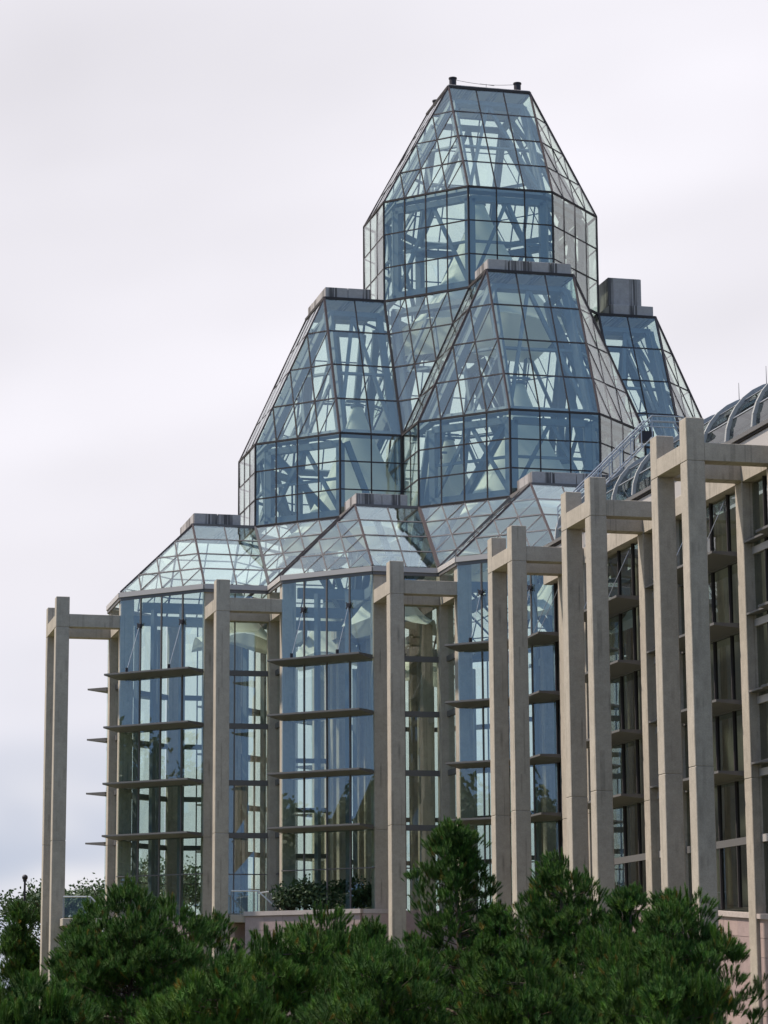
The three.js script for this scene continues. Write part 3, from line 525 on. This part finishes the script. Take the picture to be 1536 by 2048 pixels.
// roof maintenance gantry straddling the vault
{
  const g = thing('roof_gantry', 'silver metal maintenance gantry straddling the vaulted roof', 'gantry', V(0, 21.3, 26));
  const zs = [25.0, 26.1], path = [V(-3.9, 22.0, 0), V(0.05, 25.95, 0), V(1.45, 25.95, 0), V(3.3, 23.9, 0)];
  for (const z of zs) {
    for (const [dy, w] of [[0, 0.065], [-0.22, 0.05], [-0.95, 0.06]]) { const r = new G(); for (let i = 0; i < 3; i++) r.tube(path[i].clone().setZ(z).add(V(0, dy, 0)), path[i + 1].clone().setZ(z).add(V(0, dy, 0)), w / 2, w / 2, 7); r.build(g, 'rail', Mt.silver); }
    for (let i = 0; i <= 8; i++) { const p = path[0].clone().lerp(path[1], i / 8).setZ(z); new G().tube(p, p.clone().add(V(0, -0.95, 0)), 0.022, 0.022, 6).build(g, 'strut', Mt.silver); }
    for (const [x, y] of [[-2.75, 21.25], [2.6, 21.4]]) new G().bar(V(x, y, z), V(x < 0 ? -3.0 : 2.85, x < 0 ? 22.9 : 23.4, z), 0.1, 0.1).build(g, 'leg', Mt.silver);
  }
  for (let i = 0; i <= 14; i++) { const p = path[0].clone().lerp(path[1], i / 14).add(V(0, -0.95, 0)); new G().tube(p.clone().setZ(zs[0]), p.clone().setZ(zs[1]), 0.03, 0.03, 6).build(g, 'rung', Mt.silver); }
  new G().bar(V(0.05, 24.98, 25.55), V(1.45, 24.98, 25.55), 1.0, 0.06, V(0, 1, 0)).build(g, 'deck', Mt.silver);
  new G().box(-0.3, 0.25, 24.9, 25.35, 25.35, 25.75).build(g, 'winch', Mt.dark_metal);
}

// ------------------------------------------------------------------ terrace, planter and rails in front of the bays
{
  const n = V(-Math.SQRT1_2, 0, Math.SQRT1_2), u = V(Math.SQRT1_2, 0, Math.SQRT1_2);
  const a = P(0, M, K, 0).addScaledVector(n, 1.25).addScaledVector(u, -1.15), b = P(0, K, M, 0).addScaledVector(n, 1.25).addScaledVector(u, 0.05);
  const t = thing('planter_wall', 'low pink granite planter wall below the middle glass bay', 'wall', V(b.x, 0, b.z));
  const core = new G(); core.bar(a.clone().setY(2.6).addScaledVector(n, -0.2), b.clone().setY(2.6).addScaledVector(n, -0.2), 0.3, 5.2, V(0, 1, 0)); core.build(t, 'core', Mt.granite_b);
  const L = a.distanceTo(b), nb = 6;
  for (let row = 0; row < 4; row++) for (let i = 0; i < nb; i++) { const s0 = a.clone().lerp(b, i / nb).addScaledVector(u, 0.006), s1 = a.clone().lerp(b, (i + 1) / nb).addScaledVector(u, -0.006), y = 5.25 - 0.66 * (row + 0.5), w = rr(-0.004, 0.004); new G().bar(s0.setY(y).addScaledVector(n, w), s1.setY(y).addScaledVector(n, w), 0.12, 0.645, V(0, 1, 0)).build(t, 'granite_panel', rnd() < 0.5 ? Mt.granite_a : Mt.granite_b); }
  new G().bar(a.clone().setY(5.36).addScaledVector(n, -0.1).addScaledVector(u, -0.03), b.clone().setY(5.36).addScaledVector(n, -0.1).addScaledVector(u, 0.06), 0.5, 0.2, V(0, 1, 0)).build(t, 'cap', Mt.granite_cap);
  const b2 = V(b.x + 1.35, 0, b.z + 0.02); new G().box(b.x + 0.07, b2.x, 2.2, 5.25, b.z - 0.5, b.z - 0.03).build(t, 'return_panel', Mt.granite_a); new G().box(b.x + 0.12, b2.x + 0.02, 5.255, 5.455, b.z - 0.52, b.z - 0.01).build(t, 'cap', Mt.granite_cap);

  const tl = thing('terrace_slab', 'thin concrete terrace slab in the notch beside the pink planter', 'slab', V(-14.3, 0, 7.6));
  new G().cbox(-15.08, -11.9, 4.98, 5.33, 5.4, 9.1, 0.03).build(tl, 'slab', Mt.concrete); new G().cbox(-14.6, -12.4, 0, 4.975, 5.6, 7.6, 0.03).build(tl, 'support', Mt.granite_b);
  function rail(label, pts, panel) {
    const g = thing('handrail', label, 'handrail', pts[0].clone().setY(5.3)), t = new G();
    for (let i = 0; i < pts.length - 1; i++) t.tube(pts[i], pts[i + 1], 0.035, 0.035, 8); t.build(g, 'rail', Mt.rail_paint);
    for (const p of panel) { new G().quad(p[0].clone().setY(p[0].y - 0.95), p[1].clone().setY(p[1].y - 0.95), p[1].clone().setY(p[1].y - 0.05), p[0].clone().setY(p[0].y - 0.05)).build(g, 'glass_panel', clearGlass); for (const e1 of p) new G().tube(e1.clone().setY(e1.y - 1.05), e1, 0.025, 0.025, 6).build(g, 'post', Mt.silver); }
  }
  rail('metal handrail with glass panel dropping to the pink planter', [V(-15.0, 6.42, 9.0), V(-13.75, 6.42, 9.0), V(-12.7, 5.45, 9.3)], [[V(-15.0, 6.42, 9.0), V(-13.75, 6.42, 9.0)]]);
  rail('second metal handrail just right of the glass panel rail', [V(-13.6, 6.35, 8.2), V(-13.05, 6.42, 8.2), V(-12.1, 5.5, 8.5)], []);
  rail('metal handrail with glass panel between the piers at far left', [V(-22.1, 6.35, 3.2), V(-20.8, 6.35, 3.2), V(-19.7, 5.2, 3.4)], [[V(-22.1, 6.35, 3.2), V(-20.8, 6.35, 3.2)]]);
  const tl2 = thing('terrace_slab', 'concrete terrace slab behind the pines at far left', 'slab', V(-20.9, 0, 1.5)); new G().cbox(-22.15, -19.6, 4.98, 5.33, -1.4, 3.4, 0.03).build(tl2, 'slab', Mt.concrete); new G().cbox(-20.7, -20.0, 0, 4.975, -1, 1.5, 0.03).build(tl2, 'support', Mt.concrete);
  const gr = thing('guard_rail', 'pale metal guard rail low in the bottom right corner', 'handrail', V(-5.4, 0, 70));
  const w = new G(); w.tube(V(-5.62, 1.02, 70.5), V(-3.5, 1.02, 70.5), 0.035).tube(V(-5.6, 0, 70.5), V(-5.6, 1.02, 70.5), 0.03).tube(V(-5.6, 0.55, 70.5), V(-3.5, 0.55, 70.5), 0.025); w.build(gr, 'rail', Mt.rib);
}

// ------------------------------------------------------------------ pines
const needleMats = [[0.068, 0.138, 0.021], [0.052, 0.110, 0.021], [0.090, 0.166, 0.023]].map((k, i) => new THREE.MeshPhysicalMaterial({ name: 'needles_' + i, color: new THREE.Color().setRGB(...k), roughness: 0.75, specularIntensity: 0.35, transmission: 0.12, thickness: 0, side: THREE.DoubleSide }));
function tuftGeometry(len, needle, count) { // a shoot along +y, needles angled forward around it
  const g = new G();
  for (let i = 0; i < count; i++) {
    const t = i / count, a = i * 2.39996, y = len * (0.05 + 0.92 * t), sp = lerp(1.15, 0.30, t) * rr(0.8, 1.2), L = needle * rr(0.75, 1.1) * lerp(1, 0.85, t);
    const d = V(Math.cos(a) * Math.sin(sp), Math.cos(sp), Math.sin(a) * Math.sin(sp)), s = V(-Math.sin(a), 0, Math.cos(a)).multiplyScalar(0.008), o = V(0, y, 0);
    g.tri(o.clone().add(s), o.clone().sub(s), o.clone().addScaledVector(d, L));
  }
  g.bar(V(0, -0.05, 0), V(0, len * 0.9, 0), 0.012, 0.012);
  return g.geometry();
}
const tufts = [tuftGeometry(0.17, 0.125, 44), tuftGeometry(0.12, 0.115, 38), tuftGeometry(0.25, 0.11, 50)];
const rayDir = (px, py) => V((px - 768) / 5120.25, -(py - 1024) / 5120.25, -1).applyQuaternion(camera.quaternion);
const onRay = (px, py, depth) => { const d = rayDir(px, py); const f = V(0, 0, -1).applyQuaternion(camera.quaternion); return eye.clone().addScaledVector(d, depth / d.dot(f)); };
const tint = new THREE.Color();
function pine(label, x, z, height, radius, dens, o = {}) {
  const t = thing('pine_tree', label, 'pine tree', V(x, 0, z), 'pines in front of the building');
  const wood = new G(), list = [[], [], []], lean = V(rr(-0.06, 0.06), 0, rr(-0.06, 0.06));
  const trunkAt = (h) => V(x + lean.x * (h - height), h, z + lean.z * (h - height)), tr = (h) => 0.035 * height * 0.5 * (1 - 0.85 * h / height) + 0.015;
  for (let i = 0; i < 8; i++) wood.tube(trunkAt(height * i / 8), trunkAt(height * Math.min(0.97, (i + 1) / 8)), tr(height * i / 8), tr(height * (i + 1) / 8), 7);
  const m = new THREE.Matrix4(), up = V(0, 1, 0);
  const put = (p, dir, s, kind) => { const qn = new THREE.Quaternion().setFromUnitVectors(up, dir.clone().normalize()); list[kind].push(m.compose(p.clone().sub(t.position), qn.multiply(new THREE.Quaternion().setFromAxisAngle(up, rr(0, 6.28))), V(s, s * rr(0.9, 1.15), s)).clone()); };
  // foliage pads: each a small dome of upright shoots at the end of its own twig, spread over an uneven mound
  const prof = (h) => (o.shape === 'cone' ? Math.pow(clamp(1.03 - h), 0.55) * (0.7 + 0.3 * smooth(0, 0.25, h)) : Math.pow(clamp(1 - Math.pow(clamp((h - 0.30) / 0.70), 2.1)), 0.5) * (0.72 + 0.28 * smooth(0, 0.3, h)));
  const lump = (a, h) => 0.86 + 0.70 * perlin.noise(Math.cos(a) * 1.6 + x, h * height * 0.8, Math.sin(a) * 1.6 + z) + 0.25 * perlin.noise(Math.cos(a) * 4 + x, h * height * 1.9, Math.sin(a) * 4 + z);
  const nPads = Math.round(radius * height * dens * 0.58);
  const tops = [[0, 0, 1, o.shape === 'cone' ? 0.92 : 0.62, 0.05]], nSub = o.shape === 'cone' ? 3 : 6, a0 = rr(0, 6.28);
  for (let i = 0; i < nSub; i++) { const a = a0 + i * 6.283 / nSub + rr(-0.4, 0.4), d = radius * rr(0.42, 0.68); tops.push([Math.cos(a) * d, Math.sin(a) * d, o.shape === 'cone' ? rr(0.38, 0.6) : rr(0.62, 0.93), rr(0.40, 0.58), o.shape === 'cone' ? 0.05 : 0.12]); }
  for (let i = 0; i < nPads; i++) {
    const top = tops[rnd() < (o.shape === 'cone' ? 0.55 : 0.30) ? 0 : 1 + Math.floor(rnd() * nSub)];
    const h = Math.pow(rnd(), 0.85) * 0.97, az = rr(0, Math.PI * 2), edge = Math.pow(rnd(), 0.33), rad = radius * top[3] * prof(h) * lump(az, h) * lerp(0.25, 1, edge), hh = height * top[2] * lerp(top[4], 1, h);
    const dirH = V(Math.cos(az), 0, Math.sin(az)), cp = trunkAt(hh).add(V(top[0], 0, top[1])).addScaledVector(dirH, rad), pr = rr(0.20, 0.40) * (o.tuft || 1);
    if (i % 2 === 0) { const p0 = trunkAt(Math.max(0.1, hh - rad * 0.45)), p1 = p0.clone().lerp(cp, 0.6).add(V(0, -0.08 * rad, 0)); wood.tube(p0, p1, 0.010 + 0.012 * rad, 0.008 + 0.005 * rad, 4).tube(p1, cp, 0.008 + 0.005 * rad, 0.006, 4); }
    const nT = Math.round(rr(14, 24));
    for (let j = 0; j < nT; j++) {
      const a = rr(0, 6.283), e1 = Math.pow(rnd(), 0.7), d = V(Math.cos(a) * e1, 0, Math.sin(a) * e1), p = cp.clone().addScaledVector(d, pr).add(V(0, pr * 0.75 * (1 - e1 * e1) + rr(-0.06, 0.06), 0));
      put(p, d.multiplyScalar(0.75).addScaledVector(dirH, 0.28).add(V(rr(-0.2, 0.2), 0.95, rr(-0.2, 0.2))), rr(0.85, 1.2) * (o.tuft || 1), rnd() < 0.5 ? 0 : 1);
    }
    if (rnd() < 0.35) put(cp.clone().add(V(0, pr * 0.6, 0)), V(rr(-0.2, 0.2), 1, rr(-0.2, 0.2)), rr(0.9, 1.3) * (o.tuft || 1), 2);
  }
  for (const top of tops) for (let i = 0; i < 7; i++) { const b = trunkAt(height * top[2] * rr(0.93, 1.0)).add(V(top[0] + rr(-0.25, 0.25), 0, top[1] + rr(-0.25, 0.25))); for (let j = 0; j < 3; j++) put(b.clone().add(V(0, j * 0.11, 0)), V(rr(-0.2, 0.2), 1, rr(-0.2, 0.2)), 1.05 - 0.12 * j, 2); }
  for (let i = 0; i < 9; i++) put(trunkAt(height * rr(0.90, 0.965)).add(V(rr(-0.12, 0.12), 0, rr(-0.12, 0.12))), V(rr(-0.35, 0.35), 1, rr(-0.35, 0.35)), 1.25, i % 3);
  wood.build(t, 'trunk', Mt.bark);
  list.forEach((l, k) => { if (!l.length) return; const im = new THREE.InstancedMesh(tufts[k], needleMats[(k + (o.tone || 0)) % 3], l.length); l.forEach((mm, i) => { im.setMatrixAt(i, mm); const b = rr(0.55, 1.25), dry = rnd() < 0.025; im.setColorAt(i, dry ? tint.setRGB(2.4, 0.9, 0.9) : tint.setRGB(b * rr(0.75, 1.1), b, b * rr(0.8, 1.1))); }); im.name = 'crown'; im.userData.kind = 'stuff'; im.castShadow = im.receiveShadow = true; t.add(im); });
  return t;
}
// [label, pixel x of the stem, pixel y of the tip, depth, pixel half width, density, options]
const pines = [
  ['dark sparse pine behind the leftmost pier at the left edge', 42, 1812, 134, 62, 29, { tone: 1, tuft: 1.5 }],
  ['big rounded pine in front of the left glass bay', 262, 1768, 76, 178, 45, {}],
  ['spreading pine before the pink planter wall with upright candles', 640, 1826, 70, 170, 43, { tone: 2 }],
  ['tallest pine with a pointed tip right of the middle bay', 905, 1648, 82, 150, 45, { shape: 'cone' }],
  ['bushy dark pine before the farthest double pier', 1118, 1716, 74, 118, 45, { tone: 1 }],
  ['broad pine at right before the granite plinth', 1352, 1796, 64, 165, 45, {}],
  ['slim leader of a pine beside the middle double pier', 1262, 1788, 68, 70, 54, { shape: 'cone', tone: 1 }],
  ['bright low pine at the bottom left of centre', 440, 1938, 47, 150, 48, { tone: 2 }],
  ['low pine filling the bottom left corner', 60, 1978, 52, 130, 45, {}],
  ['low pine at the bottom centre under the tall one', 770, 1905, 56, 170, 45, { tone: 1 }],
  ['low dark pine at the bottom right of centre', 1050, 1912, 58, 150, 45, { tone: 1 }],
  ['small pine filling the gap left of the planter wall', 420, 1838, 80, 110, 40, { tone: 1 }],
  ['pine below the pink planter wall, left half', 545, 1872, 62, 130, 45, { tone: 2 }],
  ['pine below the pink planter wall, right end', 742, 1858, 68, 110, 45, { tone: 1 }],
  ['pine between the tall pointed one and the farthest double pier', 1000, 1822, 76, 90, 45, {}],
  ['dark pine under the middle double pier', 1225, 1862, 66, 100, 45, { tone: 1 }],
  ['pine covering the foot of the leftmost piers', 165, 1836, 100, 80, 45, { tone: 1 }],
  ['low pine in the bottom right corner', 1330, 1945, 50, 130, 45, { tone: 1 }],
];
for (const [label, px, py, depth, hw, dens, o] of pines) { const tip = onRay(px, py, depth); pine(label, tip.x, tip.z, tip.y * 0.985, hw * depth / 5120 * 1.02, dens, o); }

// ------------------------------------------------------------------ broadleaf trees
const leafMats = [[0.060, 0.105, 0.028], [0.048, 0.090, 0.026]].map((k, i) => new THREE.MeshPhysicalMaterial({ name: 'leaf_' + i, color: new THREE.Color().setRGB(...k), roughness: 0.7, transmission: 0.25, thickness: 0, side: THREE.DoubleSide }));
const leafSpray = (() => { const g = new G(); for (let i = 0; i < 9; i++) { const o = V(rr(-0.16, 0.16), rr(-0.12, 0.12), rr(-0.16, 0.16)), d = V(rr(-1, 1), rr(-0.6, 0.5), rr(-1, 1)).normalize(), s = new THREE.Vector3().crossVectors(d, V(rr(-1, 1), 1, rr(-1, 1))).normalize().multiplyScalar(0.045); const L = rr(0.11, 0.17), md = o.clone().addScaledVector(d, L * 0.5); g.quad(o, md.clone().add(s), o.clone().addScaledVector(d, L), md.clone().sub(s)); } return g.geometry(); })();
function broadleaf(label, x, z, height, radius, n, scale, group, name = 'broadleaf_tree') {
  const t = thing(name, label, 'tree', V(x, 0, z), group), wood = new G(), list = [[], []], m = new THREE.Matrix4();
  const tips = [];
  (function grow(p, d, L, r, lev) {
    const e1 = p.clone().addScaledVector(d, L); wood.tube(p, e1, r, r * 0.7, 6); if (lev >= 4) { tips.push(e1); return; }
    if (lev >= 2) tips.push(e1);
    const k = lev < 1 ? 4 : 3; for (let i = 0; i < k; i++) grow(e1, d.clone().multiplyScalar(0.75).add(V(rr(-0.8, 0.8), rr(-0.1, 0.6), rr(-0.8, 0.8))).normalize(), L * rr(0.6, 0.85), r * 0.62, lev + 1);
  })(V(x, 0, z), V(rr(-0.05, 0.05), 1, rr(-0.05, 0.05)).normalize(), height * 0.30, height * 0.02, 0);
  for (const p of tips) { const f = Math.hypot((p.x - x) / radius, (p.z - z) / radius); for (let i = 0; i < n; i++) { const s = scale * rr(0.8, 1.3), q2 = p.clone().add(V(rr(-1, 1), rr(-0.7, 0.7), rr(-1, 1)).multiplyScalar(height * 0.075)); if (q2.y > height) q2.y = height - rr(0, 0.5); list[i % 2].push(m.compose(q2.sub(t.position), new THREE.Quaternion().setFromEuler(new THREE.Euler(rr(0, 6.3), rr(0, 6.3), rr(0, 6.3))), V(s, s, s)).clone()); } }
  wood.build(t, 'trunk', Mt.bark);
  list.forEach((l, k) => { const im = new THREE.InstancedMesh(leafSpray, leafMats[k], l.length); l.forEach((mm, i) => im.setMatrixAt(i, mm)); im.name = 'crown'; im.userData.kind = 'stuff'; im.castShadow = im.receiveShadow = true; t.add(im); });
}
for (const [px, h, lab] of [[575, 1.0, 'leafy indoor shrub inside the middle bay, nearest its left column'], [612, 1.4, 'tall leafy indoor shrub inside the middle bay, left of its centre mullion'], [652, 1.1, 'leafy indoor shrub at the centre of the middle bay'], [700, 1.35, 'leafy indoor shrub inside the middle bay, right of its centre'], [738, 1.1, 'leafy indoor shrub inside the middle bay by the right column']]) {
  const p = onRay(px, 1800, 118.5), t = thing('indoor_shrub', lab, 'shrub', V(p.x, 5.45, p.z), 'shrubs inside the middle bay'), w = new G(), l = [], m = new THREE.Matrix4();
  for (let i = 0; i < 7; i++) { const tip = V(p.x + rr(-0.5, 0.5), 5.45 + h * rr(0.6, 1), p.z + rr(-0.5, 0.5)); w.tube(V(p.x, 5.45, p.z), tip, 0.03, 0.012, 5); for (let j = 0; j < 26; j++) { const q1 = V(p.x, 5.45, p.z).lerp(tip, rr(0.35, 1.05)).add(V(rr(-0.3, 0.3), rr(-0.2, 0.2), rr(-0.3, 0.3))), s = rr(0.9, 1.5); l.push(m.compose(q1.sub(t.position), new THREE.Quaternion().setFromEuler(new THREE.Euler(rr(0, 6.3), rr(0, 6.3), rr(0, 6.3))), V(s, s, s)).clone()); } }
  w.build(t, 'stems', Mt.bark); const im = new THREE.InstancedMesh(leafSpray, leafMats[1], l.length); l.forEach((mm, i) => im.setMatrixAt(i, mm)); im.name = 'foliage'; im.userData.kind = 'stuff'; im.castShadow = im.receiveShadow = true; t.add(im);
}
{
  const a = onRay(150, 1735, 150), b = onRay(210, 1725, 156), d = onRay(280, 1700, 165);
  broadleaf('loose leafy tree seen behind the leftmost piers', a.x, a.z, a.y, 3, 6, 1.5, 'leafy trees behind the hall');
  broadleaf('leafy tree seen between the left piers and the hall', b.x, b.z, b.y, 3, 6, 1.5, 'leafy trees behind the hall');
  broadleaf('leafy tree seen through the glass of the left bay', d.x, d.z, d.y, 3, 6, 1.5, 'leafy trees behind the hall');
  // the park trees that the bay windows mirror
  for (let i = 0; i < 10; i++) broadleaf('small park tree left of the view, mirrored low in the bay windows', -66 - rr(0, 5), -2 + i * 5.4 + rr(-1, 1), rr(8, 10.5), 4, 12, 2.4, 'small park trees mirrored in the windows', 'park_tree');
  const hs = [18, 20.5, 16.5, 17.5, 15.5, 18.5, 17, 19];
  hs.forEach((h, i) => broadleaf('park tree left of the view, mirrored in the bay windows', -74 - rr(0, 9), 2 + i * 6.5 + rr(-1.5, 1.5), h, 5, 16, 3.2, 'park trees mirrored in the windows', 'park_tree'));
}
{
  const b = onRay(50, 1752, 140), l = thing('lamp_mast', 'slim lamp mast with a small ball head at far left', 'lamp post', V(b.x, 0, b.z));
  new G().tube(V(b.x, 0, b.z), V(b.x, b.y - 0.2, b.z), 0.10, 0.06, 8).build(l, 'pole', Mt.dark_metal);
  const s = new THREE.Mesh(new THREE.SphereGeometry(0.16, 14, 10), Mt.dark_metal); s.position.set(0, b.y - 0.08, 0); s.name = 'head'; l.add(s); new G().tube(V(b.x, b.y - 0.3, b.z), V(b.x, b.y - 0.2, b.z), 0.11, 0.11, 10).build(l, 'collar', Mt.dark_metal);
}

renderer.render(scene, camera);
